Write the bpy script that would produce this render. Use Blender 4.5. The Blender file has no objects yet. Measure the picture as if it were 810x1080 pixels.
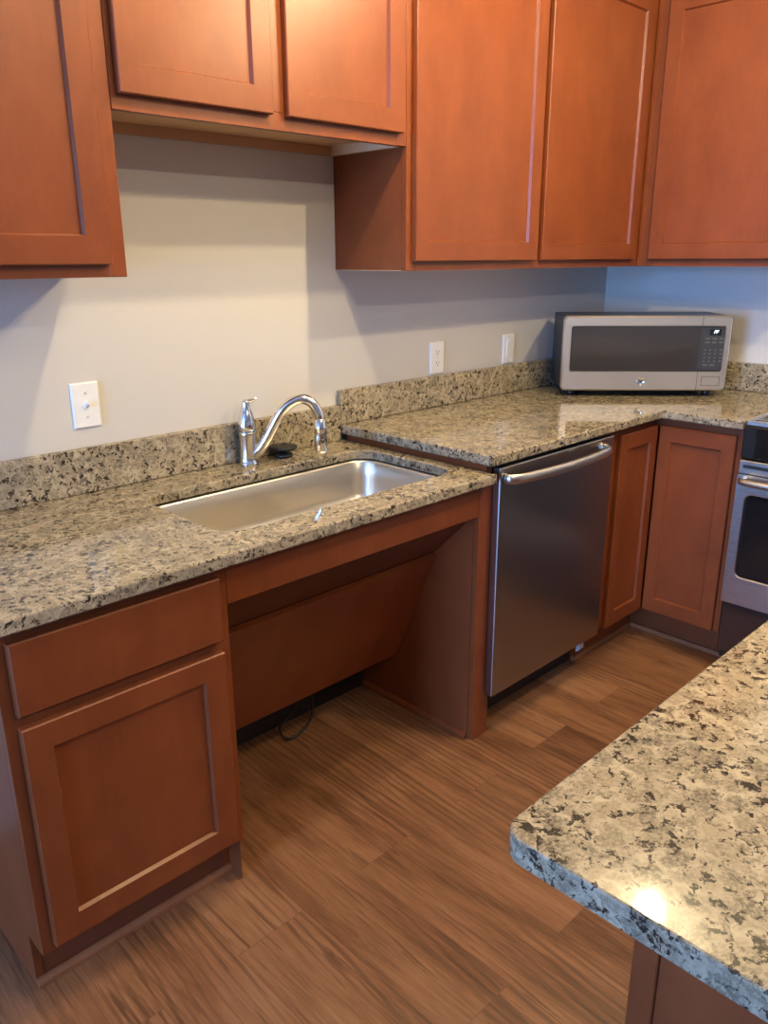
import bpy, bmesh, math, random
from mathutils import Vector, Matrix

S = bpy.context.scene
COL = S.collection
PI = math.pi
random.seed(4)

# ------------------------------------------------------------------ layout
XC = 2.2375                      # right wall
CEIL = 2.44
Z_LOW, Z_HIGH, SLAB = .862, .914, .030
Y_FRAME, Y_SLAB = -.610, -.648
YU_FRAME, YU_DOOR = -.305, -.324
ZU = 1.398                       # underside of the wall cabinets
ZS = 1.7223                      # underside of the cabinet over the sink
ZTOP = 2.345

# ------------------------------------------------------------------ mesh helpers
def merge(dst, src):
    m = {}
    for v in src.verts:
        m[v] = dst.verts.new(v.co)
    for f in src.faces:
        try:
            nf = dst.faces.new([m[v] for v in f.verts]); nf.smooth = f.smooth
        except ValueError:
            pass
    src.free()

def box(bm, x0, x1, y0, y1, z0, z1, bev=0.0, seg=1):
    b = bmesh.new()
    x0, x1 = min(x0, x1), max(x0, x1); y0, y1 = min(y0, y1), max(y0, y1); z0, z1 = min(z0, z1), max(z0, z1)
    v = [b.verts.new((x, y, z)) for z in (z0, z1) for y in (y0, y1) for x in (x0, x1)]
    for q in ((0, 2, 3, 1), (4, 5, 7, 6), (0, 1, 5, 4), (2, 6, 7, 3), (0, 4, 6, 2), (1, 3, 7, 5)):
        b.faces.new([v[i] for i in q])
    if bev > 0:
        bmesh.ops.bevel(b, geom=list(b.edges), offset=bev, segments=seg, profile=.5, affect='EDGES')
    merge(bm, b)
    return bm

def B(*a, **k):
    return box(bmesh.new(), *a, **k)

def rounded(x0, x1, y0, y1, r, n=6):
    pts = []
    for cx, cy, a0 in ((x1 - r, y1 - r, 0), (x0 + r, y1 - r, 90), (x0 + r, y0 + r, 180), (x1 - r, y0 + r, 270)):
        for i in range(n + 1):
            a = math.radians(a0 + 90 * i / n)
            pts.append((cx + r * math.cos(a), cy + r * math.sin(a)))
    return pts

def loft(bm, loops, cap0=True, cap1=True, closed=True, smooth=False):
    rows = [[bm.verts.new(p) for p in L] for L in loops]
    n = len(rows[0])
    for a, b in zip(rows, rows[1:]):
        for i in range(n if closed else n - 1):
            j = (i + 1) % n
            f = bm.faces.new((a[i], a[j], b[j], b[i])); f.smooth = smooth
    if cap0: bm.faces.new(rows[0][::-1])
    if cap1: bm.faces.new(rows[-1])
    return rows

def lathe(bm, prof, c=(0, 0, 0), axis='z', n=28, smooth=True):
    """prof: (radius, height) from bottom to top"""
    loops = []
    for r, h in prof:
        L = []
        for i in range(n):
            a = 2 * PI * i / n
            p = (r * math.cos(a), r * math.sin(a), h)
            if axis == 'y': p = (p[0], -p[2], p[1])
            if axis == 'x': p = (-p[2], -p[0], p[1])
            L.append((p[0] + c[0], p[1] + c[1], p[2] + c[2]))
        loops.append(L)
    loft(bm, loops, smooth=smooth)
    return bm

def catmull(P, k=8):
    P = [Vector(p) for p in P]; out = []
    Q = [P[0] * 2 - P[1]] + P + [P[-1] * 2 - P[-2]]
    for i in range(1, len(Q) - 2):
        a, b, c, d = Q[i - 1:i + 3]
        for s in range(k):
            t = s / k
            out.append(.5 * (2 * b + (c - a) * t + (2 * a - 5 * b + 4 * c - d) * t * t + (3 * b - a - 3 * c + d) * t ** 3))
    out.append(P[-1]); return out

def tube(bm, path, rad, n=14, up=(0, 0, 1), squash=1.0):
    """rad: number or list; squash scales the section across 'up'"""
    loops = []
    for i, p in enumerate(path):
        t = (path[min(i + 1, len(path) - 1)] - path[max(i - 1, 0)]).normalized()
        u = Vector(up); s = t.cross(u)
        if s.length < 1e-4: s = t.cross(Vector((1, 0, 0)))
        s.normalize(); w = s.cross(t).normalized()
        r = rad[i] if isinstance(rad, (list, tuple)) else rad
        loops.append([p + r * (math.cos(2 * PI * k / n) * s * squash + math.sin(2 * PI * k / n) * w) for k in range(n)])
    loft(bm, loops, smooth=True)
    return bm

def prism(bm, poly, a0, a1, axis='x'):
    """poly extruded between a0 and a1 along axis. x: poly is (y,z); z: poly is (x,y); y: poly is (x,z)"""
    def P(q, a):
        return {'x': (a, q[0], q[1]), 'z': (q[0], q[1], a), 'y': (q[0], a, q[1])}[axis]
    loft(bm, [[P(q, a0) for q in poly], [P(q, a1) for q in poly]])
    return bm

def world_loc(o):
    v = Vector((0, 0, 0))
    while o:
        v += o.location; o = o.parent
    return v

def obj(name, bm, mat, parent=None, local=False, smooth=None):
    bmesh.ops.recalc_face_normals(bm, faces=list(bm.faces))
    if parent is not None and not local:
        d = world_loc(parent)
        for v in bm.verts: v.co -= d
    if smooth is not None:
        for f in bm.faces: f.smooth = smooth
    me = bpy.data.meshes.new(name); bm.to_mesh(me); bm.free()
    o = bpy.data.objects.new(name, me); COL.objects.link(o)
    if mat: me.materials.append(mat)
    if parent is not None: o.parent = parent
    return o

def thing(name, loc, label, cat, group=None, rotz=0):
    o = bpy.data.objects.new(name, None); COL.objects.link(o)
    o.location = loc; o.rotation_euler = (0, 0, rotz); o.empty_display_size = .1
    return tag(o, label, cat, group)

def tag(o, label, cat, group=None):
    o['label'] = label; o['category'] = cat
    if group: o['group'] = group
    return o

def struct(name, bm, mat, parent=None):
    o = obj(name, bm, mat, parent)
    if parent is None: o['kind'] = 'structure'
    return o

# ------------------------------------------------------------------ materials
class NT:
    def __init__(s, name):
        s.m = bpy.data.materials.new(name); s.m.use_nodes = True
        s.t = s.m.node_tree; s.b = s.t.nodes['Principled BSDF']
    def n(s, typ, **kw):
        x = s.t.nodes.new(typ)
        for k, v in kw.items():
            if k.startswith('i_'):
                x.inputs[k[2:].replace('_', ' ')].default_value = v
            else: setattr(x, k, v)
        return x
    def l(s, a, b): s.t.links.new(a, b)
    def ramp(s, fac, stops, interp='LINEAR'):
        r = s.n('ShaderNodeValToRGB'); r.color_ramp.interpolation = interp
        e = r.color_ramp.elements
        while len(e) < len(stops): e.new(.5)
        for k, (p, c) in zip(e, stops):
            k.position = p; k.color = (*c, 1) if len(c) == 3 else c
        s.l(fac, r.inputs['Fac']); return r.outputs['Color']
    def mix(s, fac, a, b, mode='MIX'):
        m = s.n('ShaderNodeMix', data_type='RGBA', blend_type=mode)
        for i, v in ((0, fac), (6, a), (7, b)):
            if hasattr(v, 'is_linked') or hasattr(v, 'links'): s.l(v, m.inputs[i])
            else: m.inputs[i].default_value = v if i == 0 else (*v, 1)
        return m.outputs[2]
    def math(s, op, a, b=None, c=None):
        m = s.n('ShaderNodeMath', operation=op)
        for i, v in enumerate((a, b, c)):
            if v is None: continue
            if hasattr(v, 'links'): s.l(v, m.inputs[i])
            else: m.inputs[i].default_value = v
        return m.outputs[0]
    def coord(s, scale=(1, 1, 1), rot=(0, 0, 0), geo=False):
        mp = s.n('ShaderNodeMapping'); mp.inputs['Scale'].default_value = scale; mp.inputs['Rotation'].default_value = rot
        if geo: s.l(s.n('ShaderNodeNewGeometry').outputs['Position'], mp.inputs['Vector'])
        else: s.l(s.n('ShaderNodeTexCoord').outputs['Object'], mp.inputs['Vector'])
        return mp.outputs['Vector']
    def noise(s, vec, scale, detail=2, rough=.5, dist=0):
        n = s.n('ShaderNodeTexNoise'); n.inputs['Scale'].default_value = scale
        n.inputs['Detail'].default_value = detail; n.inputs['Roughness'].default_value = rough
        n.inputs['Distortion'].default_value = dist
        s.l(vec, n.inputs['Vector']); return n
    def set(s, **kw):
        for k, v in kw.items():
            k = k.replace('_', ' ')
            s.b.inputs[k].default_value = (*v, 1) if isinstance(v, tuple) and len(v) == 3 else v
        return s
    def bump(s, h, strength=.1, dist=.002):
        b = s.n('ShaderNodeBump'); b.inputs['Strength'].default_value = strength; b.inputs['Distance'].default_value = dist
        s.l(h, b.inputs['Height']); s.l(b.outputs['Normal'], s.b.inputs['Normal'])

def plain(name, col, rough=.5, metal=0, **kw):
    t = NT(name); t.set(Base_Color=col, Roughness=rough, Metallic=metal, **kw)
    v = t.coord(geo=False); n = t.noise(v, 60, 2)
    c = t.mix(n.outputs['Fac'], tuple(x * .96 for x in col), tuple(min(1, x * 1.04) for x in col))
    t.l(c, t.b.inputs['Base Color'])
    return t.m

def wood(name, dark, light, rough=.34):
    t = NT(name)
    v = t.coord(scale=(1, 1, .10)); g = t.noise(v, 120, 4, .6)
    v2 = t.coord(scale=(1, 1, .6)); bl = t.noise(v2, 9, 4, .6, .3)
    f = t.math('ADD', t.math('MULTIPLY', g.outputs['Fac'], .22), t.math('MULTIPLY', bl.outputs['Fac'], .78))
    c = t.ramp(f, [(.30, dark), (.70, light)])
    t.l(c, t.b.inputs['Base Color'])
    t.set(Roughness=rough, Specular_IOR_Level=.32)
    return t.m

def granite(name):
    t = NT(name)
    v0 = t.coord()
    d = t.noise(v0, 45, 3, .65)
    add = t.n('ShaderNodeVectorMath', operation='MULTIPLY_ADD')
    t.l(d.outputs['Color'], add.inputs[0]); add.inputs[1].default_value = (.030, .030, .030); t.l(v0, add.inputs[2])
    v = add.outputs[0]
    vor = t.n('ShaderNodeTexVoronoi', feature='F1'); vor.inputs['Scale'].default_value = 37; t.l(v, vor.inputs['Vector'])
    edge = t.n('ShaderNodeTexVoronoi', feature='DISTANCE_TO_EDGE'); edge.inputs['Scale'].default_value = 37; t.l(v, edge.inputs['Vector'])
    sep = t.n('ShaderNodeSeparateColor'); t.l(vor.outputs['Color'], sep.inputs['Color'])
    cell = t.ramp(sep.outputs['Red'], [(0, (0.140, 0.114, 0.078)), (.25, (0.279, 0.225, 0.148)), (.5, (0.172, 0.142, 0.100)), (.75, (0.321, 0.258, 0.169)), (1, (0.121, 0.101, 0.074))])
    # grainy crystals: small pale and small dark grains
    fine = t.noise(v0, 210, 3, .7)
    cell = t.mix(t.ramp(fine.outputs['Fac'], [(.46, (0, 0, 0)), (.60, (.8, .8, .8))]), cell, (0.372, 0.303, 0.206))
    e = t.ramp(edge.outputs['Distance'], [(.02, (1, 1, 1)), (.22, (0, 0, 0))])
    q = t.noise(v0, 24, 2, .5)
    base = t.mix(t.math('MULTIPLY', e, t.ramp(q.outputs['Fac'], [(.38, (.15, .15, .15)), (.60, (.95, .95, .95))])), cell, (0.465, 0.385, 0.266))
    # charcoal and brown flecks, crowded in patches, mostly along the crystal edges
    big = t.noise(v0, 14, 2, .5); n1 = t.noise(v, 84, 3, .62, .6); n2 = t.noise(v, 190, 3, .6, .4)
    thr = t.math('ADD', n1.outputs['Fac'], t.math('MULTIPLY', t.math('SUBTRACT', big.outputs['Fac'], .5), .22))
    thr = t.math('ADD', thr, t.math('MULTIPLY', t.math('SUBTRACT', e, .45), .06))
    mid = t.ramp(thr, [(.540, (0, 0, 0)), (.590, (1, 1, 1))])
    drk = t.ramp(thr, [(.592, (0, 0, 0)), (.618, (1, 1, 1))])
    sm = t.ramp(n2.outputs['Fac'], [(.600, (0, 0, 0)), (.650, (1, 1, 1))])
    c = t.mix(t.math('MULTIPLY', mid, .66), base, (0.093, 0.069, 0.047))
    c = t.mix(t.math('MULTIPLY', sm, .55), c, (0.065, 0.049, 0.036))
    c = t.mix(t.math('MULTIPLY', drk, .93), c, (0.019, 0.015, 0.012))
    t.l(c, t.b.inputs['Base Color'])
    t.set(Roughness=.06, Specular_IOR_Level=.5)
    return t.m

def floor_mat():
    t = NT('vinyl_plank')
    v = t.coord(rot=(0, 0, PI / 2), geo=True)
    br = t.n('ShaderNodeTexBrick'); br.offset = .37; br.offset_frequency = 2
    for k, x in (('Scale', 1), ('Brick Width', 1.22), ('Row Height', .18), ('Mortar Size', .0006), ('Mortar Smooth', .2), ('Bias', 0)):
        br.inputs[k].default_value = x
    br.inputs['Color1'].default_value = (0, 0, 0, 1); br.inputs['Color2'].default_value = (1, 1, 1, 1); br.inputs['Mortar'].default_value = (.5, .5, .5, 1)
    t.l(v, br.inputs['Vector'])
    sh = t.n('ShaderNodeVectorMath', operation='MULTIPLY_ADD')
    t.l(br.outputs['Color'], sh.inputs[0]); sh.inputs[1].default_value = (7.3, 3.1, 0); t.l(v, sh.inputs[2])
    def stretched(sx, sy):
        m = t.n('ShaderNodeMapping'); m.inputs['Scale'].default_value = (sx, sy, 1); t.l(sh.outputs[0], m.inputs['Vector']); return m.outputs['Vector']
    g1 = t.noise(stretched(2.6, 26), 1, 6, .72, 1.6)         # long soft figure
    g2 = t.noise(stretched(9, 190), 1, 3, .65, .4)            # fine pores
    st = t.noise(stretched(2.2, 44), 1, 4, .7, 1.4)           # sparse dark streaks
    lo = t.noise(stretched(1.3, 6), 1, 2, .5, .8)
    w = t.n('ShaderNodeTexWave', wave_type='RINGS', rings_direction='SPHERICAL')
    w.inputs['Scale'].default_value = 2.6; w.inputs['Distortion'].default_value = 7; w.inputs['Detail'].default_value = 3; w.inputs['Detail Scale'].default_value = 1.1
    t.l(stretched(.7, 6), w.inputs['Vector'])
    ringmask = t.ramp(t.noise(stretched(.9, 4.5), 1, 1, .5).outputs['Fac'], [(.46, (0, 0, 0)), (.56, (1, 1, 1))])
    f = t.math('ADD', t.math('MULTIPLY', g1.outputs['Fac'], .34), t.math('MULTIPLY', lo.outputs['Fac'], .42))
    f = t.math('ADD', f, t.math('MULTIPLY', g2.outputs['Fac'], .24))
    f = t.math('ADD', f, t.math('MULTIPLY', t.math('SUBTRACT', br.outputs['Color'], .5), .06))
    c = t.ramp(f, [(.36, (.080, .029, .011)), (.46, (.178, .075, .032)), (.54, (.245, .110, .050)), (.66, (.325, .162, .082))])
    dk = t.ramp(st.outputs['Fac'], [(.56, (0, 0, 0)), (.67, (1, 1, 1))])
    c = t.mix(t.math('MULTIPLY', dk, .72), c, (.070, .026, .011))
    rg = t.ramp(w.outputs['Fac'], [(.10, (1, 1, 1)), (.42, (0, 0, 0))])
    c = t.mix(t.math('MULTIPLY', t.math('MULTIPLY', rg, ringmask), .62), c, (.075, .029, .012))
    c = t.mix(t.math('MULTIPLY', br.outputs['Fac'], .6), c, (.07, .03, .014))
    t.l(c, t.b.inputs['Base Color'])
    t.set(Roughness=.42, Specular_IOR_Level=.45)
    t.bump(g2.outputs['Fac'], .06, .001)
    return t.m

def steel(name, col=(.62, .60, .57), rough=.28, stretch=(1, 1, 90), amt=.10):
    t = NT(name); v = t.coord(scale=stretch); n = t.noise(v, 14, 3, .6)
    r = t.math('ADD', t.math('MULTIPLY', n.outputs['Fac'], amt), rough - amt / 2)
    t.l(r, t.b.inputs['Roughness'])
    c = t.mix(n.outputs['Fac'], tuple(x * .94 for x in col), col); t.l(c, t.b.inputs['Base Color'])
    t.set(Metallic=1.0)
    return t.m

def paint(name, col, rough=.65):
    t = NT(name); v = t.coord(geo=True); n = t.noise(v, 220, 2); n2 = t.noise(v, 1.6, 2)
    c = t.mix(n2.outputs['Fac'], tuple(x * .985 for x in col), col); t.l(c, t.b.inputs['Base Color'])
    t.set(Roughness=rough, Specular_IOR_Level=.3); t.bump(n.outputs['Fac'], .05, .001)
    return t.m

def glow(name, col, strength):
    t = NT(name); t.set(Base_Color=(0, 0, 0), Emission_Color=col, Emission_Strength=strength); return t.m

M = {}
M['wood'] = wood('cinnamon_maple', (.158, .0385, .0120), (.218, .0565, .0178))
M['raw_maple'] = wood('natural_maple', (.66, .45, .26), (.72, .50, .30), .5)
M['rail_maple'] = wood('tan_rail', (.46, .26, .13), (.52, .30, .155), .5)
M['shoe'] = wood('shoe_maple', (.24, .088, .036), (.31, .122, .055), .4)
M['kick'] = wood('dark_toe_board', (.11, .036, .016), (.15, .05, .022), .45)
M['granite'] = granite('speckled_granite')
M['floor'] = floor_mat()
M['wall'] = paint('greige_paint', (.60, .56, .515))
M['ceiling'] = paint('ceiling_white', (.74, .73, .71), .8)
M['trim'] = plain('white_trim', (.78, .77, .75), .4)
M['steel'] = steel('brushed_steel', stretch=(1, 1, 120), amt=.05)
M['steel_v'] = steel('brushed_steel_panel', (.37, .335, .305), .30, stretch=(1, 1, 60))
M['mw_steel'] = steel('microwave_steel', (.80, .74, .66), .36, stretch=(1, 1, 60))
M['sink_steel'] = steel('sink_steel', (.72, .66, .57), .34, stretch=(1, 60, 60), amt=.05)
M['chrome'] = plain('polished_chrome', (.80, .80, .81), .06, 1.0)
M['satin'] = steel('satin_handle', (.66, .61, .53), .34, stretch=(1, 60, 60))
M['black'] = plain('black_plastic', (.012, .012, .013), .4)
M['case'] = plain('charcoal_case', (.030, .032, .038), .38)
M['rubber'] = plain('black_rubber', (.014, .013, .013), .45)
M['black_glass'] = plain('black_glass', (.010, .010, .011), .05)
M['mw_glass'] = plain('smoked_glass', (.034, .030, .029), .045)
M['plate'] = plain('white_plastic', (.83, .81, .78), .32)
M['slot'] = plain('slot_dark', (.05, .04, .035), .5)
M['screw'] = plain('painted_screw', (.62, .58, .52), .35, .5)
M['key'] = plain('keypad_print', (.11, .11, .11), .5)
M['badge'] = plain('badge_grey', (.42, .42, .43), .35, .6)
M['digits'] = glow('display_digits', (.85, .92, 1.0), 3.0)
M['foam'] = plain('white_foam', (.50, .48, .45), .7)
M['drawer'] = plain('dark_enamel', (.050, .022, .013), .45, 0, Specular_IOR_Level=.15)
gl = NT('window_glass'); gl.set(Base_Color=(1, 1, 1), Roughness=0.0, Transmission_Weight=1.0, IOR=1.45); M['glass'] = gl.m

# ------------------------------------------------------------------ room
XL, YF = -6.4, -7.5
struct('floor', B(XL - .1, XC + .1, YF - .1, .1, -.06, 0), M['floor'])
struct('ceiling', B(XL - .1, XC + .1, YF - .1, .1, CEIL, CEIL + .06), M['ceiling'])
struct('wall_back', B(XL - .1, XC + .1, 0, .1, 0, CEIL), M['wall'])
struct('wall_right', B(XC, XC + .1, YF - .1, 0, 0, CEIL), M['wall'])
struct('wall_front', B(XL - .1, XC + .1, YF - .1, YF, 0, CEIL), M['wall'])
WY0, WY1, WZ0, WZ1 = -3.0, -.5, .55, 2.16          # window opening in the left wall
bm = bmesh.new()
box(bm, XL - .1, XL, YF, WY0, 0, CEIL); box(bm, XL - .1, XL, WY1, 0, 0, CEIL)
box(bm, XL - .1, XL, WY0, WY1, 0, WZ0); box(bm, XL - .1, XL, WY0, WY1, WZ1, CEIL)
struct('wall_left', bm, M['wall'])
bm = bmesh.new()
for a, b_, c, d in ((WY0 - .07, WY0 + .04, WZ0 - .07, WZ1 + .07), (WY1 - .04, WY1 + .07, WZ0 - .07, WZ1 + .07)):
    box(bm, XL - .08, XL + .02, a, b_, c, d, .003)
for c, d in ((WZ0 - .07, WZ0 + .04), (WZ1 - .04, WZ1 + .07)):
    box(bm, XL - .08, XL + .02, WY0 + .04, WY1 - .04, c, d, .003)
ym = (WY0 + WY1) / 2
box(bm, XL - .07, XL, ym - .03, ym + .03, WZ0 + .04, WZ1 - .04, .003)
w = struct('window_1', bm, M['trim'])
obj('window_pane', B(XL - .045, XL - .04, WY0 + .04, ym - .03, WZ0 + .04, WZ1 - .04), M['glass'], w)
obj('window_pane', B(XL - .045, XL - .04, ym + .03, WY1 - .04, WZ0 + .04, WZ1 - .04), M['glass'], w)
struct('baseboard_left', B(XL, XL + .013, YF, 0, 0, .09, .003), M['trim'])

# ------------------------------------------------------------------ cabinet doors and drawer fronts
def frame_xyz(o, u, n):
    o, u, n = Vector(o), Vector(u), Vector(n); z = Vector((0, 0, 1))
    return lambda a, h, d: o + u * a + z * h + n * d

def shaker(parent, o, u, n, w, h, T=.019, st=.053, rl=.055):
    """o: lower corner of the back of the door; u: along its width; n: outward"""
    F = frame_xyz(o, u, n)
    def rect(i, j, d): return [F(i, j, d), F(w - i, j, d), F(w - i, h - j, d), F(i, h - j, d)]
    bm = bmesh.new(); c = .0025
    loops = [rect(st + .005, rl + .005, 0), rect(0, 0, 0), rect(0, 0, T - c), rect(c, c, T), rect(st, rl, T), rect(st + .004, rl + .004, T - .0085), rect(st + .004, rl + .004, 0)]
    loops[0] = rect(st + .004, rl + .004, 0)
    loft(bm, loops[:-1] , cap0=False, cap1=False)
    bmesh.ops.remove_doubles(bm, verts=list(bm.verts), dist=1e-6)
    d = obj('door', bm, M['wood'], parent)
    bm = bmesh.new()
    e = .0037
    loft(bm, [rect(st + e, rl + e, .0015), rect(st + e, rl + e, T - .0087)])
    obj('door_panel', bm, M['wood'], d)
    return d

def slab_front(parent, o, u, n, w, h, T=.019, name='drawer_front'):
    F = frame_xyz(o, u, n); c = .003
    def rect(i, d): return [F(i, i, d), F(w - i, i, d), F(w - i, h - i, d), F(i, h - i, d)]
    bm = bmesh.new(); loft(bm, [rect(0, 0), rect(0, T - c), rect(c, T)])
    return obj(name, bm, M['wood'], parent)

EX, EY, NX, NY = (1, 0, 0), (0, 1, 0), (-1, 0, 0), (0, -1, 0)
G = .0015        # door bumper gap

def wall_cabinet(name, x0, x1, z0, doors, label, open_bottom=True, stiles=(.038, .038), mull=()):
    """a cabinet on the back wall: body, face frame (one mesh of rails and stiles) and doors (x0,x1,z0,z1)"""
    t = thing(name, ((x0 + x1) / 2, 0, z0), label, 'cabinet', 'wall cabinets')
    p = .016; yb = -.001; yf = YU_FRAME + .019
    bm = bmesh.new()
    box(bm, x0, x0 + p, yb, yf, z0 + .0014, ZTOP); box(bm, x1 - p, x1, yb, yf, z0 + .0014, ZTOP)
    box(bm, x0 + p, x1 - p, yb - .002, yb - .012, z0 + .038, ZTOP - p); box(bm, x0 + p, x1 - p, yb, yf, ZTOP - p, ZTOP)
    obj('body', bm, M['wood'], t)
    bm = B(x0 + p, x1 - p, yb - .0005, yf, z0 + .025, z0 + .037); box(bm, x0, x0 + p, yb, yf, z0, z0 + .0012); box(bm, x1 - p, x1, yb, yf, z0, z0 + .0012)
    box(bm, x1 - p - .0010, x1 - p, yb - .0125, yf, z0, z0 + .0248); box(bm, x0 + p, x0 + p + .0010, yb - .0125, yf, z0, z0 + .0248)
    obj('bottom_panel', bm, M['raw_maple'], t)
    obj('hanging_rail', B(x0 + p, x1 - p, yb, yb - .012, z0, z0 + .0245), M['rail_maple'], t)
    bm = bmesh.new(); a, b_ = stiles
    box(bm, x0, x0 + a, yf, YU_FRAME, z0, ZTOP, .001); box(bm, x1 - b_, x1, yf, YU_FRAME, z0, ZTOP, .001)
    for m0, m1 in mull: box(bm, m0, m1, yf, YU_FRAME, z0 + .038, ZTOP - .04, .001)
    box(bm, x0 + a, x1 - b_, yf, YU_FRAME + .0006, z0, z0 + .038); box(bm, x0 + a, x1 - b_, yf, YU_FRAME + .0006, ZTOP - .04, ZTOP)
    obj('face_frame', bm, M['wood'], t)
    for d0, d1, e0, e1 in doors:
        shaker(t, (d0, YU_FRAME - G, e0), EX, NY, d1 - d0, e1 - e0, T=.0175)
    return t

ZD, ZDT = 1.4235, 2.313
wall_cabinet('wall_cabinet', -.7000, -.2232, ZU, [(-.662, -.2612, ZD, ZDT)],
             'cinnamon wood wall cabinet at the far left, one tall door, above the toggle switch')
wall_cabinet('wall_cabinet', -.2220, .6298, ZS, [(-.2102, .1714, 1.7515, ZDT), (.2144, .6045, 1.7515, ZDT)],
             'short two-door wall cabinet hung higher over the sink, pale underside showing', mull=((.160, .226),))
wall_cabinet('wall_cabinet', .6310, 1.2545, ZU, [(.6534, 1.2408, ZD, ZDT)],
             'tall one-door wall cabinet with bare side panel beside the short cabinet over the sink')
wall_cabinet('wall_cabinet', 1.2557, XC - .002, ZU, [(1.2684, 1.8870, ZD, ZDT)],
             'corner wall cabinet with one door on the sink wall, above the microwave', stiles=(.03, .36))
# wall cabinet on the right wall
XUF = XC + YU_FRAME
y0, y1 = -.926, -.326
t = thing('wall_cabinet', (XC, (y0 + y1) / 2, ZU), 'one-door wall cabinet on the right wall, right of the corner', 'cabinet', 'wall cabinets')
bm = bmesh.new()
box(bm, XC - .002, XUF + .019, y0, y0 + .016, ZU, ZTOP); box(bm, XC - .002, XUF + .019, y1 - .016, y1, ZU, ZTOP)
box(bm, XC - .002, XC - .012, y0 + .016, y1 - .016, ZU + .03, ZTOP); box(bm, XC - .013, XUF + .019, y0 + .016, y1 - .016, ZTOP - .016, ZTOP)
obj('body', bm, M['wood'], t)
obj('bottom_panel', B(XC - .013, XUF + .019, y0 + .016, y1 - .016, ZU + .025, ZU + .037), M['raw_maple'], t)
bm = bmesh.new()
box(bm, XUF, XUF + .019, y1 - .06, y1 + .019, ZU, ZTOP, .001); box(bm, XUF, XUF + .019, y0, y0 + .03, ZU, ZTOP, .001)
box(bm, XUF + .0006, XUF + .019, y0 + .03, y1 - .06, ZU, ZU + .038); box(bm, XUF + .0006, XUF + .019, y0 + .03, y1 - .06, ZTOP - .04, ZTOP)
obj('face_frame', bm, M['wood'], t)
shaker(t, (XUF - G, -.3604, ZD), NY, NX, .546, ZDT - ZD, T=.0175)

# ------------------------------------------------------------------ base cabinet, left
x0, x1 = -.6995, -.2267
YK = -.5387; ZK = .1322
t = thing('base_cabinet', ((x0 + x1) / 2, -.3, 0), 'cinnamon wood base cabinet left of the sink, one drawer over one door', 'cabinet', 'base cabinets')
bm = bmesh.new(); p = .016
side = [(-.002, 0), (YK, 0), (YK, ZK), (Y_FRAME + .019, ZK), (Y_FRAME + .019, Z_LOW - SLAB - .001), (-.002, Z_LOW - SLAB - .001)]
prism(bm, side, x0, x0 + p); prism(bm, side, x1 - p, x1)
box(bm, x0 + p, x1 - p, -.002, Y_FRAME + .019, ZK, ZK + p); box(bm, x0 + p, x1 - p, -.002, -.012, ZK + p, .82)
obj('body', bm, M['wood'], t)
bm = bmesh.new()
box(bm, x0, x0 + .036, Y_FRAME + .019, Y_FRAME, ZK, Z_LOW - SLAB - .001, .001); box(bm, x1 - .036, x1, Y_FRAME + .019, Y_FRAME, ZK, Z_LOW - SLAB - .001, .001)
for a, b_ in ((ZK, .17), (.632, .672), (.797, Z_LOW - SLAB - .001)):
    box(bm, x0 + .036, x1 - .036, Y_FRAME + .019, Y_FRAME + .0006, a, b_)
obj('face_frame', bm, M['wood'], t)
slab_front(t, (-.6775, Y_FRAME - G, .6634), EX, NY, .4266, .1434, T=.0175)
shaker(t, (-.6775, Y_FRAME - G, .1518), EX, NY, .4266, .4861, T=.0175, st=.051, rl=.053)
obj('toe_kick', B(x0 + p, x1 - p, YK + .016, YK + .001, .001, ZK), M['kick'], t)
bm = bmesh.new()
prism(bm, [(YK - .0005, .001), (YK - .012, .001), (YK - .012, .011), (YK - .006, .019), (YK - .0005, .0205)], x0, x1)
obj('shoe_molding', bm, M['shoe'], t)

# ------------------------------------------------------------------ knee-space sink base
xl, xr = -.2257, .6167
zt = Z_LOW - SLAB - .001
t = thing('sink_cabinet', (.2, -.3, 0), 'open knee-space sink base with a slanted wood panel under the sink', 'cabinet', 'base cabinets')
obj('apron_rail', B(xl, xr - .0005, Y_FRAME + .019, Y_FRAME, .7336, zt, .0012), M['wood'], t)
obj('stile', B(xr, .690, Y_FRAME + .019, Y_FRAME, .001, zt, .0012), M['wood'], t)
bm = bmesh.new(); box(bm, xr, .640, Y_FRAME + .0195, -.002, .001, zt)
obj('end_panel', bm, M['wood'], t)
obj('shoe_molding', prism(bmesh.new(), [(xr - .0005, .001), (xr - .011, .001), (xr - .011, .010), (xr - .005, .018), (xr - .0005, .019)], Y_FRAME + .021, -.122, 'y'), M['wood'], t)
# slanted pipe cover: a lower board and a flatter ledge board above it
def strip(a, b_, th):
    a, b_ = Vector(a), Vector(b_); d = (b_ - a).normalized(); n = Vector((-d.y, d.x)) * th
    return [tuple(a), tuple(b_), tuple(b_ + n), tuple(a + n)]
obj('slanted_panel', prism(bmesh.new(), strip((-.279, .177), (-.454, .575), -.016), xl + .001, xr - .001), M['wood'], t)
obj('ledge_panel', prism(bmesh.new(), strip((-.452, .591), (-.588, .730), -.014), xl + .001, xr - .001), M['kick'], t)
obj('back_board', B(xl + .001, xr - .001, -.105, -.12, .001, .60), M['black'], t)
obj('left_gable', B(xl, xl + .0006, Y_FRAME + .02, -.122, .001, .7), M['wood'], t)

# cord hanging under the slanted panel
P = [(.292, -.262, .215), (.302, -.225, .142), (.310, -.2096, .066), (.296, -.2096, .033), (.263, -.2096, .0105), (.2214, -.2096, .0052), (.193, -.205, .024), (.184, -.205, .060), (.200, -.215, .088), (.224, -.235, .130), (.236, -.262, .215)]
bm = bmesh.new(); tube(bm, catmull(P, 8), .0042, 10)
tag(obj('power_cord', bm, M['rubber']), 'black cord looping down to the floor under the slanted sink panel', 'cord')

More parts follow.
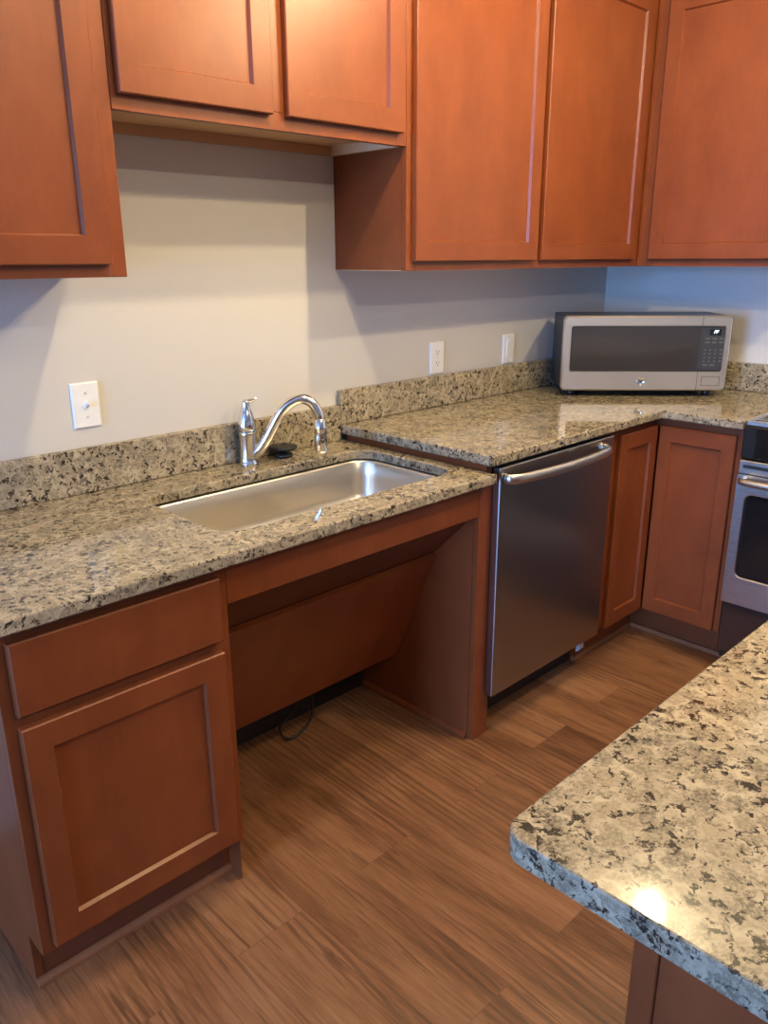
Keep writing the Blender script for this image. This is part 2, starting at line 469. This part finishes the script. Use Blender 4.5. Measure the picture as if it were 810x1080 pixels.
# ------------------------------------------------------------------ granite tops
def slab_mesh(outer, z0, z1, hole=None, c=.004):
    """polygon slab with eased edges; outer and hole are loops of (x,y), counter-clockwise"""
    bm = bmesh.new()
    def inset(L, d):
        n = len(L); out = []
        for i in range(n):
            a, b_, e = Vector(L[i - 1]), Vector(L[i]), Vector(L[(i + 1) % n])
            u, v = (b_ - a).normalized(), (e - b_).normalized()
            nu, nv = Vector((-u.y, u.x)), Vector((-v.y, v.x))
            m = (nu + nv); m = m / max(m.length_squared, 1e-9) * 2
            out.append(b_ + m * d)
        return out
    def ring(L, sgn):
        lv = [(c, z0), (0, z0 + c), (0, z1 - c), (c * .3, z1 - c * .3), (c, z1)]
        rows = loft(bm, [[(q.x, q.y, z) for q in inset(L, d * sgn)] for d, z in lv], False, False)
        return rows[0], rows[-1]
    lo, hi = ring(outer, 1)
    ends = [(lo, hi)]
    if hole: ends.append(ring(hole, -1))
    for k in (0, 1):
        es = []
        for e in ends:
            L = e[k]
            for i in range(len(L)):
                es.append(bm.edges.get((L[i], L[(i + 1) % len(L)])))
        bmesh.ops.triangle_fill(bm, use_beauty=True, use_dissolve=False, edges=es)
    return bm

SX0, SX1, SY0, SY1, SR = -.175, .594, -.541, -.155, .062
low = [(-.725, Y_SLAB), (.6413, Y_SLAB), (.6413, -.001), (-.725, -.001)]
t = obj('worktop', slab_mesh(low, Z_LOW - SLAB, Z_LOW, rounded(SX0, SX1, SY0, SY1, SR, 8)), M['granite'])
tag(t, 'lower speckled granite worktop with the sink cut into it', 'countertop')
tag(obj('backsplash', B(-.725, .6205, -.022, -.001, Z_LOW + .0005, .978, .0025), M['granite']),
    'low granite upstand behind the faucet, along the sink worktop', 'backsplash', 'granite upstands')
YR = -.931
high = [(.6223, Y_SLAB), (1.5895, Y_SLAB), (1.5895, YR), (XC - .001, YR), (XC - .001, -.001), (.6223, -.001)]
tag(obj('worktop', slab_mesh(high, Z_HIGH - SLAB, Z_HIGH), M['granite']),
    'raised L-shaped granite worktop over the dishwasher, holding the microwave', 'countertop')
tag(obj('backsplash', B(.6223, XC - .0235, -.022, -.001, Z_HIGH + .0005, 1.0255, .0025), M['granite']),
    'granite upstand under the two right outlets, on the raised worktop along the sink wall', 'backsplash', 'granite upstands')
tag(obj('backsplash', B(XC - .023, XC - .001, YR, -.001, Z_HIGH + .0005, 1.0255, .0025), M['granite']),
    'granite upstand on the right wall, beside the microwave and the range', 'backsplash', 'granite upstands')

# ------------------------------------------------------------------ sink
t = thing('kitchen_sink', ((SX0 + SX1) / 2, (SY0 + SY1) / 2, .66), 'wide stainless steel undermount sink bowl set in the lower granite worktop', 'sink')
bm = bmesh.new(); zr = Z_LOW - SLAB - .0025
L = []
for g, z, r in ((-.016, zr, SR + .016), (.002, zr, SR), (.004, zr - .004, SR), (.008, zr - .05, SR), (.012, zr - .100, SR), (.016, zr - .118, SR), (.026, zr - .132, SR - .004), (.040, zr - .139, SR - .01), (.070, zr - .142, SR - .03)):
    L.append([(x, y, z) for x, y in rounded(SX0 + g, SX1 - g, SY0 + g, SY1 - g, max(r, .01), 10)])
loft(bm, L, False, True, smooth=True)
o = obj('bowl', bm, M['sink_steel'], t)
m = o.modifiers.new('thickness', 'SOLIDIFY'); m.thickness = .0012; m.offset = 1
bm = bmesh.new(); lathe(bm, [(.057, 0), (.057, .002), (.048, .003), (.040, .0012), (.012, .0012), (.010, .004), (.003, .0045)], ((SX0 + SX1) / 2, -.24, zr - .1415))
obj('drain', bm, M['chrome'], t)

# ------------------------------------------------------------------ faucet
fx, fy = .2253, -.062
t = thing('faucet', (fx, fy, Z_LOW), 'chrome single-handle kitchen faucet with arched spout behind the sink', 'faucet')
az = math.radians(-42); e = Vector((math.cos(az), math.sin(az), 0)); fb = Vector((fx, fy, Z_LOW))
bm = bmesh.new()
lathe(bm, [(.0285, .0005), (.0285, .004), (.0255, .008), (.0245, .02), (.0245, .085), (.0252, .089), (.0252, .094), (.0235, .097)], fb)
obj('faucet_body', bm, M['chrome'], t)
bm = bmesh.new()
lathe(bm, [(.0245, .0985), (.0262, .106), (.0262, .120), (.0225, .138), (.0168, .155), (.0122, .168), (.0108, .178), (.0112, .185), (.006, .189)], fb)
h1 = catmull([fb + Vector((0, 0, .174)) + e * 0, fb + Vector((.006, -.004, .184)), fb + Vector((.020, -.013, .1885)), fb + Vector((.027, -.018, .190))], 5)
tube(bm, h1, [.0085 - .0055 * i / (len(h1) - 1) for i in range(len(h1))], 10)
obj('handle', bm, M['chrome'], t)
sp = [(.006, .022), (.031, .040), (.054, .072), (.074, .108), (.100, .152), (.128, .178), (.160, .189), (.188, .178), (.206, .150), (.211, .128)]
path = catmull([fb + e * r + Vector((0, 0, z)) for r, z in sp], 6)
rr = [.0190 - .0045 * min(1, i / (len(path) * .55)) for i in range(len(path))]
bm = bmesh.new(); tube(bm, path, rr, 18)
obj('spout', bm, M['chrome'], t)
hd = fb + e * .2112
bm = bmesh.new()
lathe(bm, [(.0125, .030), (.0165, .032), (.0188, .040), (.0185, .080), (.0172, .096), (.0188, .100), (.0188, .108), (.0165, .113), (.0150, .128), (.012, .132)], hd)
obj('spray_head', bm, M['chrome'], t)

# sink stopper lying behind the sink
t = thing('sink_stopper', (.352, -.064, Z_LOW), 'black rubber sink stopper standing on the granite behind the faucet spout', 'sink stopper')
bm = bmesh.new(); lathe(bm, [(.012, .0005), (.026, .001), (.028, .006), (.024, .011), (.010, .014), (.009, .020)], (.352, -.064, Z_LOW)); obj('plug', bm, M['rubber'], t)
bm = bmesh.new(); lathe(bm, [(.010, .0205), (.030, .023), (.042, .028), (.0435, .031), (.040, .034), (.020, .036), (.008, .040), (.004, .043)], (.352, -.064, Z_LOW)); obj('flange', bm, M['rubber'], t)

# ------------------------------------------------------------------ wall plates
def wall_plate(name, cx, cz, label, cat, kind):
    t = thing(name, (cx, -.001, cz), label, cat)
    w, h = .036, .057
    bm = bmesh.new()
    def R_(g, y): return [(cx - w + g, y, cz - h + g), (cx + w - g, y, cz - h + g), (cx + w - g, y, cz + h - g), (cx - w + g, y, cz + h - g)]
    loft(bm, [R_(0, -.0005), R_(0, -.0035), R_(.003, -.0065)])
    obj('cover_plate', bm, M['plate'], t)
    def screw(z):
        bm = bmesh.new(); lathe(bm, [(.0032, .0), (.0032, .0006), (.002, .0012)], (cx, -.0064, z), 'y', 12); obj('screw', bm, M['screw'], t)
    if kind == 'toggle':
        obj('toggle_slot', B(cx - .006, cx + .006, -.006, -.0072, cz - .0125, cz + .0125, .0006), M['plate'], t)
        bm = bmesh.new()
        loft(bm, [[(cx + a, -.0068, cz + b_) for a, b_ in ((-.0045, -.008), (.0045, -.008), (.0045, .006), (-.0045, .006))],
                  [(cx + a, -.0185, cz + b_) for a, b_ in ((-.0036, .003), (.0036, .003), (.0036, .0115), (-.0036, .0115))]])
        obj('toggle', bm, M['plate'], t)
        screw(cz + .030); screw(cz - .030)
    elif kind == 'duplex':
        for s in (-1, 1):
            zc = cz + s * .0195
            bm = bmesh.new()
            pts = [(cx + .0165 * math.cos(a), max(-.0135, min(.0135, .0170 * math.sin(a)))) for a in [2 * PI * k / 28 for k in range(28)]]
            loft(bm, [[(x, -.006, zc + z) for x, z in pts], [(x, -.0078, zc + z) for x, z in pts]])
            so = obj('socket', bm, M['plate'], t)
            bm = bmesh.new()
            box(bm, cx - .0074, cx - .0054, -.0074, -.0081, zc - .001, zc + .007); box(bm, cx + .0054, cx + .0074, -.0074, -.0081, zc + .000, zc + .0065)
            lathe(bm, [(.0024, 0), (.0024, .0007)], (cx, -.0074, zc - .0065), 'y', 10)
            obj('socket_slots', bm, M['slot'], so)
        screw(cz)
    else:
        bm = bmesh.new(); box(bm, cx - .0175, cx + .0175, -.006, -.0075, cz - .0345, cz + .0345, .0006)
        fr = obj('rocker_frame', bm, M['plate'], t)
        bm = bmesh.new()
        prism(bm, [(-.0072, cz - .032), (-.0085, cz - .032), (-.0098, cz), (-.0118, cz + .032), (-.0072, cz + .032)], cx - .0155, cx + .0155)
        obj('rocker', bm, M['plate'], fr)
        screw(cz + .048); screw(cz - .048)
    return t
wall_plate('light_switch', -.2150, 1.0838, 'white toggle switch plate on the wall above the left worktop', 'light switch', 'toggle')
wall_plate('wall_outlet', 1.1052, 1.0875, 'white duplex outlet just above the raised backsplash, between faucet and rocker plate', 'outlet', 'duplex')
wall_plate('light_switch', 1.5300, 1.0870, 'white rocker plate on the wall nearest the microwave', 'light switch', 'rocker')

# ------------------------------------------------------------------ dishwasher
dx0, dx1, dz0, dz1 = .6694, 1.2793, .144, .8715
t = thing('dishwasher', ((dx0 + dx1) / 2, -.35, 0), 'stainless steel dishwasher with curved bar handle under the raised worktop', 'dishwasher')
obj('tub', B(.6925, 1.268, -.585, -.06, .10, .868, .004), M['black'], t)
bm = bmesh.new(); box(bm, dx0, dx1, -.612, -.640, dz0, dz1, .004, 2); obj('door', bm, M['steel_v'], t)
obj('control_strip', B(.6925, dx1 - .014, -.5855, -.6115, dz1 - .05, dz1 + .004, .001), M['black'], t)
hx0, hx1, hz = .690, 1.222, .838
pts = [(hx0, -.6405, hz), (hx0 + .006, -.660, hz), (hx0 + .045, -.676, hz), (hx0 + .14, -.688, hz), ((hx0 + hx1) / 2, -.694, hz), (hx1 - .14, -.688, hz), (hx1 - .045, -.676, hz), (hx1 - .006, -.660, hz), (hx1, -.6405, hz)]
bm = bmesh.new(); tube(bm, catmull(pts, 8), .0150, 16, (0, 0, 1), .55); obj('handle', bm, M['satin'], t)
bm = bmesh.new(); box(bm, 1.012, 1.022, -.6395, -.6408, .8605, .8655); box(bm, 1.027, 1.040, -.6395, -.6408, .8605, .8655); obj('badge', bm, M['badge'], t)
obj('toe_panel', B(.695, 1.265, -.525, -.535, .006, .10), M['black'], t)
bm = bmesh.new(); prism(bm, [(-.585, .108), (-.600, .108), (-.600, .085), (-.585, .070)], 1.232, 1.256); obj('corner_bracket', bm, M['foam'], t)
for x in (.73, 1.23):
    bm = bmesh.new(); lathe(bm, [(.016, .001), (.016, .008), (.007, .010), (.007, .101)], (x, -.5, 0), 'z', 14)
    obj('leveling_foot', bm, M['black'], t)
# filler board between the two worktop levels
tag(obj('end_filler', B(.6425, .668, Y_FRAME, -.024, Z_LOW - SLAB + .0005, Z_HIGH - SLAB - .0005, .001), M['wood']),
    'thin dark wood filler strip under the left edge of the raised worktop', 'filler strip')

# ------------------------------------------------------------------ corner base cabinet
cx0 = 1.2815; XF = XC - .61; zt = Z_HIGH - SLAB - .001; XK = 1.709; yend = -.9275
t = thing('base_cabinet', (1.75, -.45, 0), 'L-shaped corner base cabinet with two folding doors beside the dishwasher', 'cabinet', 'base cabinets')
bm = bmesh.new()
prism(bm, [(cx0, -.002), (cx0, Y_FRAME + .019), (XF + .019, Y_FRAME + .019), (XF + .019, yend), (XC - .002, yend), (XC - .002, -.002)], ZK, zt, 'z')
obj('body', bm, M['wood'], t)
bm = bmesh.new()
box(bm, cx0, 1.356, Y_FRAME + .0185, Y_FRAME, ZK, zt, .001); box(bm, XF, XF + .0185, yend, -.900, ZK, zt, .001)
box(bm, 1.356, XF + .0185, Y_FRAME + .0185, Y_FRAME + .0004, .842, zt); box(bm, 1.356, XF + .0185, Y_FRAME + .0185, Y_FRAME + .0004, ZK, .15)
box(bm, XF + .0004, XF + .0185, -.900, Y_FRAME, .842, zt); box(bm, XF + .0004, XF + .0185, -.900, Y_FRAME, ZK, .15)
obj('face_frame', bm, M['wood'], t)
shaker(t, (1.3521, Y_FRAME - G, .1356), EX, NY, 1.6065 - 1.3521, .7199, T=.0175, st=.046)
shaker(t, (XF - G, -.6330, .1356), NY, NX, .9072 - .6330, .7199, T=.0175, st=.046)
bm = bmesh.new()
prism(bm, [(cx0, YK), (XK, YK), (XK, yend), (XK + .015, yend), (XK + .015, YK + .015), (cx0, YK + .015)], .001, ZK - .0005, 'z')
obj('toe_kick', bm, M['wood'], t)
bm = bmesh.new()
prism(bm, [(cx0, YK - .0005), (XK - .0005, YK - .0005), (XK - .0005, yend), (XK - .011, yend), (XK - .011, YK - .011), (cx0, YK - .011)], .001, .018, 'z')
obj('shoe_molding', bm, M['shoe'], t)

# ------------------------------------------------------------------ range
ry1, ry0 = -.9335, -1.6935
t = thing('range_cooker', (1.9, (ry0 + ry1) / 2, 0), 'stainless steel electric range with black glass cooktop against the right wall', 'stove')
obj('body', B(1.640, XC - .03, ry0, ry1, .035, .8845, .002), M['drawer'], t)
bm = bmesh.new(); box(bm, 1.592, 1.6395, ry0, ry1, .790, .8995, .006, 2); box(bm, 1.6405, XC - .03, ry0, ry1, .885, .8995, .001)
obj('cooktop_frame', bm, M['black_glass'], t)
obj('cooktop_glass', B(1.622, XC - .07, ry0 + .02, ry1 - .020, .900, .9175, .0025, 2), M['black_glass'], t)
bm = bmesh.new()
box(bm, 1.604, 1.621, ry0 + .003, ry1 - .003, .900, .9165, .002); box(bm, 1.6215, XC - .07, ry1 - .003, ry1 - .0195, .900, .9165, .002); box(bm, 1.6215, XC - .07, ry0 + .003, ry0 + .0195, .900, .9165, .002)
obj('cooktop_trim', bm, M['steel'], t)
for bx, by, r in ((1.78, -1.12, .10), (1.78, -1.50, .085), (2.02, -1.12, .075), (2.02, -1.50, .10)):
    bm = bmesh.new()
    loft(bm, [[(bx + q * math.cos(2 * PI * k / 40), by + q * math.sin(2 * PI * k / 40), h) for k in range(40)]
              for q, h in ((r, .9176), (r, .9179), (r - .003, .9179), (r - .003, .9176), (r, .9176))], False, False)
    obj('burner_ring', bm, M['badge'], t)
# oven door
bm = bmesh.new()
dx = 1.583
def RY(y_a, y_b, za, zb, r, x, n=5): return [(x, y, z) for y, z in rounded(y_a, y_b, za, zb, r, n)]
box(bm, dx + .003, 1.638, ry0 + .002, ry1 - .002, .740, .786, .003)
d = obj('vent_strip', bm, M['steel'], t)
obj('vent_slot', B(dx + .0022, dx + .006, ry0 + .03, ry1 - .016, .760, .772, .001), M['black'], d)
bm = bmesh.new(); wy0, wy1, wz0, wz1 = ry0 + .038, ry1 - .038, .3765, .672
loft(bm, [RY(wy0, wy1, wz0, wz1, .022, 1.620), RY(wy0, wy1, wz0, wz1, .022, dx + .002), RY(wy0 - .003, wy1 + .003, wz0 - .003, wz1 + .003, .025, dx),
          RY(ry0 + .004, ry1 - .004, .2755, .7375, .004, dx), RY(ry0 + .001, ry1 - .001, .2735, .7385, .006, dx + .003), RY(ry0 + .001, ry1 - .001, .2735, .7385, .006, 1.638)], False, False)
dr = obj('oven_door', bm, M['steel'], t)
bm = bmesh.new(); loft(bm, [RY(wy0 + .0005, wy1 - .0005, wz0 + .0005, wz1 - .0005, .0215, dx + .004), RY(wy0 + .0005, wy1 - .0005, wz0 + .0005, wz1 - .0005, .0215, 1.618)]); obj('oven_window', bm, M['black_glass'], dr)
hp = [(dx + .002, ry1 - .025, .722), (dx - .030, ry1 - .030, .722), (dx - .040, ry1 - .06, .722), (dx - .042, ry1 - .2, .722), (dx - .042, ry0 + .2, .722), (dx - .040, ry0 + .06, .722), (dx - .030, ry0 + .030, .722), (dx + .002, ry0 + .025, .722)]
bm = bmesh.new(); tube(bm, catmull(hp, 6), .0115, 14); obj('oven_handle', bm, M['satin'], t)
obj('storage_drawer', B(1.606, 1.6395, ry0 + .002, ry1 - .002, .075, .270, .004), M['drawer'], t)
obj('kick_plate', B(1.66, 1.675, ry0 + .01, ry1 - .01, .001, .034), M['black'], t)

# ------------------------------------------------------------------ microwave (built in its own axes: x along the front, y back, z up)
mwx = Vector((1.5817, -.2233)); ang = math.radians(-47.16)
W, H, D, Z0 = .6266, .281, .272, .0255
t = thing('microwave', (mwx.x, mwx.y, Z_HIGH), 'stainless steel and black countertop microwave set diagonally in the corner', 'microwave', rotz=ang)
bm = bmesh.new(); box(bm, .004, W - .004, .030, D, Z0 + .002, Z0 + H - .001, .006, 2); obj('case', bm, M['case'], t, True)
def RZ(xa, xb, za, zb, r, y, n=5): return [(x, y, z) for x, z in rounded(xa, xb, za, zb, r, n)]
gx0, gx1, gz0, gz1 = .030, W - .022, Z0 + .073, Z0 + .243
split = W - .110
bm = bmesh.new()
loft(bm, [RZ(gx0, gx1, gz0, gz1, .008, .028), RZ(gx0, gx1, gz0, gz1, .008, .003), RZ(gx0 - .002, gx1 + .002, gz0 - .002, gz1 + .002, .010, 0),
          RZ(.005, W - .005, Z0 + .005, Z0 + H - .005, .012, 0), RZ(0, W, Z0, Z0 + H, .016, .005), RZ(0, W, Z0, Z0 + H, .016, .0295)], False, False)
fr = obj('front_frame', bm, M['mw_steel'], t, True)
obj('door_gap', B(split - .0008, split + .0008, -.0004, .002, Z0 + .001, gz0 - .002), M['slot'], fr, True)
obj('door_gap', B(split - .0008, split + .0008, -.0004, .002, gz1 + .002, Z0 + H - .001), M['slot'], fr, True)
bm = bmesh.new(); loft(bm, [RZ(gx0 + .0003, gx1 - .0003, gz0 + .0003, gz1 - .0003, .0078, .0035), RZ(gx0 + .0003, gx1 - .0003, gz0 + .0003, gz1 - .0003, .0078, .026)])
obj('door_glass', bm, M['mw_glass'], t, True)
cpn = obj('control_panel', B(split - .004, gx1 - .004, .0022, .0034, gz0 + .006, gz1 - .006, .0004), M['case'], t, True)
px0 = split + .006
obj('display', B(px0 + .024, px0 + .068, .0012, .0024, gz1 - .034, gz1 - .011, .0004), M['black_glass'], t, True)
def text_obj(name, s, size, mat, parent, loc, shear=0, rot=(PI / 2, 0, 0), ext=.0003):
    c = bpy.data.curves.new(name, 'FONT'); c.body = s; c.size = size; c.shear = shear; c.extrude = ext; c.align_x = 'CENTER'; c.align_y = 'CENTER'
    tmp = bpy.data.objects.new(name, c); COL.objects.link(tmp); bpy.context.view_layer.update()
    me = bpy.data.meshes.new_from_object(tmp.evaluated_get(bpy.context.evaluated_depsgraph_get()))
    bpy.data.objects.remove(tmp); bpy.data.curves.remove(c)
    me.materials.clear(); me.materials.append(mat); me.name = name
    o = bpy.data.objects.new(name, me); COL.objects.link(o); o.parent = parent; o.location = loc; o.rotation_euler = rot
    return o
dg = text_obj('display_digits', 'PF', .017, M['digits'], t, (px0 + .046, .0009, gz1 - .0215), .35)
kz = gz1 - .046
for row, cols in enumerate((3, 3, 0, 4, 4, 4, 4, 2)):
    for c in range(cols):
        wid = .018 if cols == 3 or (cols == 2) else (.006 if c < 3 else .010)
        step = .026 if cols != 4 else .0195
        xx = px0 + .010 + c * step
        obj('key', B(xx, xx + wid, .0017, .0023, kz - row * .0142 - .0026, kz - row * .0142 + .0026), M['key'], cpn, True)
obj('button_gap', B(split + .0165, W - .0245, -.0005, .001, Z0 + .0185, Z0 + .0545), M['slot'], fr, True)
bm = bmesh.new(); box(bm, split + .018, W - .026, -.0015, .001, Z0 + .020, Z0 + .053, .0012); obj('door_button', bm, M['mw_steel'], t, True)
lg = (W * .485, 0, Z0 + .035)
bm = bmesh.new(); lathe(bm, [(.0150, .0), (.0150, .0012), (.0125, .0018), (.012, .0012), (.002, .0012)], lg, 'y', 32); logo = obj('logo_badge', bm, M['chrome'], t, True)
text_obj('logo_lettering', 'GE', .0125, M['slot'], logo, (lg[0], -.0016, lg[2]), .25)
bm = bmesh.new()
for x in (.05, W - .05):
    for y in (.06, D - .04): lathe(bm, [(.014, .0005), (.016, .004), (.016, Z0 + .002)], (x, y, 0), 'z', 14)
box(bm, .02, W - .02, .034, D - .02, Z0 - .006, Z0 + .0015)
obj('base_plate', bm, M['black'], t, True)

# ------------------------------------------------------------------ island
ix0, iy1 = -.5515, -1.5762
t = thing('island_cabinet', (.3, -2.0, 0), 'dark wood island cabinet under the granite top in the foreground', 'cabinet')
bx0, by1 = -.332, -1.622
bm = bmesh.new(); box(bm, bx0 + .006, .95, by1 - .006, -2.34, .10, Z_HIGH - SLAB - .001); obj('body', bm, M['wood'], t)
bm = bmesh.new(); box(bm, bx0, bx0 + .032, by1, by1 - .032, .001, Z_HIGH - SLAB - .001, .0015); obj('corner_post', bm, M['wood'], t)
obj('end_panel', B(bx0 + .0045, bx0 + .018, by1 - .0325, -2.34, .001, Z_HIGH - SLAB - .001, .001), M['wood'], t)
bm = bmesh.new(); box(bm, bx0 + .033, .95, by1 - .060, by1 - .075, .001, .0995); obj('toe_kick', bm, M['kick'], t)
bm = bmesh.new()
prism(bm, [(bx0 + .0325, by1 - .0055), (bx0 + .0325, by1 - .0005), (.95, by1 - .0005), (.95, by1 - .0055)], .10, Z_HIGH - SLAB - .001, 'z')
obj('face_frame', bm, M['wood'], t)
for k in range(3):
    a = bx0 + .07 + k * .405
    slab_front(t, (a + .375, by1 + G - .0005, .71), NX, EY, .375, .145, T=.0175)
    shaker(t, (a + .375, by1 + G - .0005, .13), NX, EY, .375, .56, T=.0175)
isl = rounded(ix0, .99, -2.42, iy1, .026, 8)
tag(obj('worktop', slab_mesh(isl, Z_HIGH - SLAB, Z_HIGH, c=.003), M['granite']), 'granite island top in the foreground with a rounded corner', 'countertop')

# ------------------------------------------------------------------ lamps and daylight
def bulb_light(x, y, power, col, label, z=2.385, r=.019):
    t = thing('ceiling_light', (x, y, CEIL), label, 'ceiling light', 'ceiling lights')
    bm = bmesh.new(); lathe(bm, [(.050, -.018), (.060, -.012), (.062, -.001)], (x, y, CEIL), 'z', 36)
    obj('canopy', bm, M['trim'], t)
    L = bpy.data.lights.new('bulb', 'POINT'); L.shadow_soft_size = r; L.energy = power; L.color = col
    o = bpy.data.objects.new('bulb', L); COL.objects.link(o); o.parent = t; o.location = (0, 0, z - CEIL)
WARM = (1.0, .805, .46)
bulb_light(.15, -.82, 41, WARM, 'ceiling light above the sink')
bulb_light(.945, -1.09, 42, WARM, 'ceiling light above the aisle by the dishwasher')
bulb_light(1.17, -1.75, 52, WARM, 'ceiling light above the far end of the island')
bulb_light(.04, -1.85, 16, WARM, 'ceiling light above the island corner')
bulb_light(-.22, -2.90, 42, (1.0, .87, .68), 'ceiling light behind the island')

L = bpy.data.lights.new('daylight', 'AREA'); L.shape = 'RECTANGLE'; L.size = WY1 - WY0 - .1; L.size_y = WZ1 - WZ0 - .1
L.energy = 520; L.color = (.22, .46, 1.0)
o = bpy.data.objects.new('daylight', L); COL.objects.link(o); o.location = (XL + .03, ym, (WZ0 + WZ1) / 2); o.rotation_euler = (0, -PI / 2, 0)

wd = bpy.data.worlds.new('sky'); S.world = wd; wd.use_nodes = True
bg = wd.node_tree.nodes['Background']
sky = wd.node_tree.nodes.new('ShaderNodeTexSky')
try:
    sky.sky_type = 'NISHITA'; sky.sun_disc = False; sky.sun_elevation = math.radians(40); sky.sun_rotation = math.radians(200)
except Exception: pass
wd.node_tree.links.new(sky.outputs[0], bg.inputs['Color']); bg.inputs['Strength'].default_value = .14

# ------------------------------------------------------------------ camera
yaw, pitch, roll, f = -.7738, -.3098, -.0049, 838.1
cy, sy, cp, spn = math.cos(yaw), math.sin(yaw), math.cos(pitch), math.sin(pitch)
fwd = Vector((-sy * cp, cy * cp, spn)); r0 = Vector((cy, sy, 0)); u0 = r0.cross(fwd)
rt = math.cos(roll) * r0 + math.sin(roll) * u0; up = -math.sin(roll) * r0 + math.cos(roll) * u0
cam = bpy.data.cameras.new('camera'); co = bpy.data.objects.new('camera', cam); COL.objects.link(co)
mw = Matrix((rt, up, -fwd)).transposed().to_4x4(); mw.translation = Vector((-1.0702, -1.9517, 1.4345)); co.matrix_world = mw
cam.sensor_fit = 'VERTICAL'; cam.sensor_height = 36; cam.lens = f / 1080 * 36; cam.clip_start = .02
S.camera = co
S.view_settings.view_transform = 'Standard'; S.view_settings.look = 'None'; S.view_settings.gamma = 1; S.view_settings.exposure = 0.0
S.view_settings.use_curve_mapping = False
S.cycles.max_bounces = 8; S.cycles.diffuse_bounces = 5; S.cycles.glossy_bounces = 4
S.cycles.caustics_reflective = False; S.cycles.caustics_refractive = False
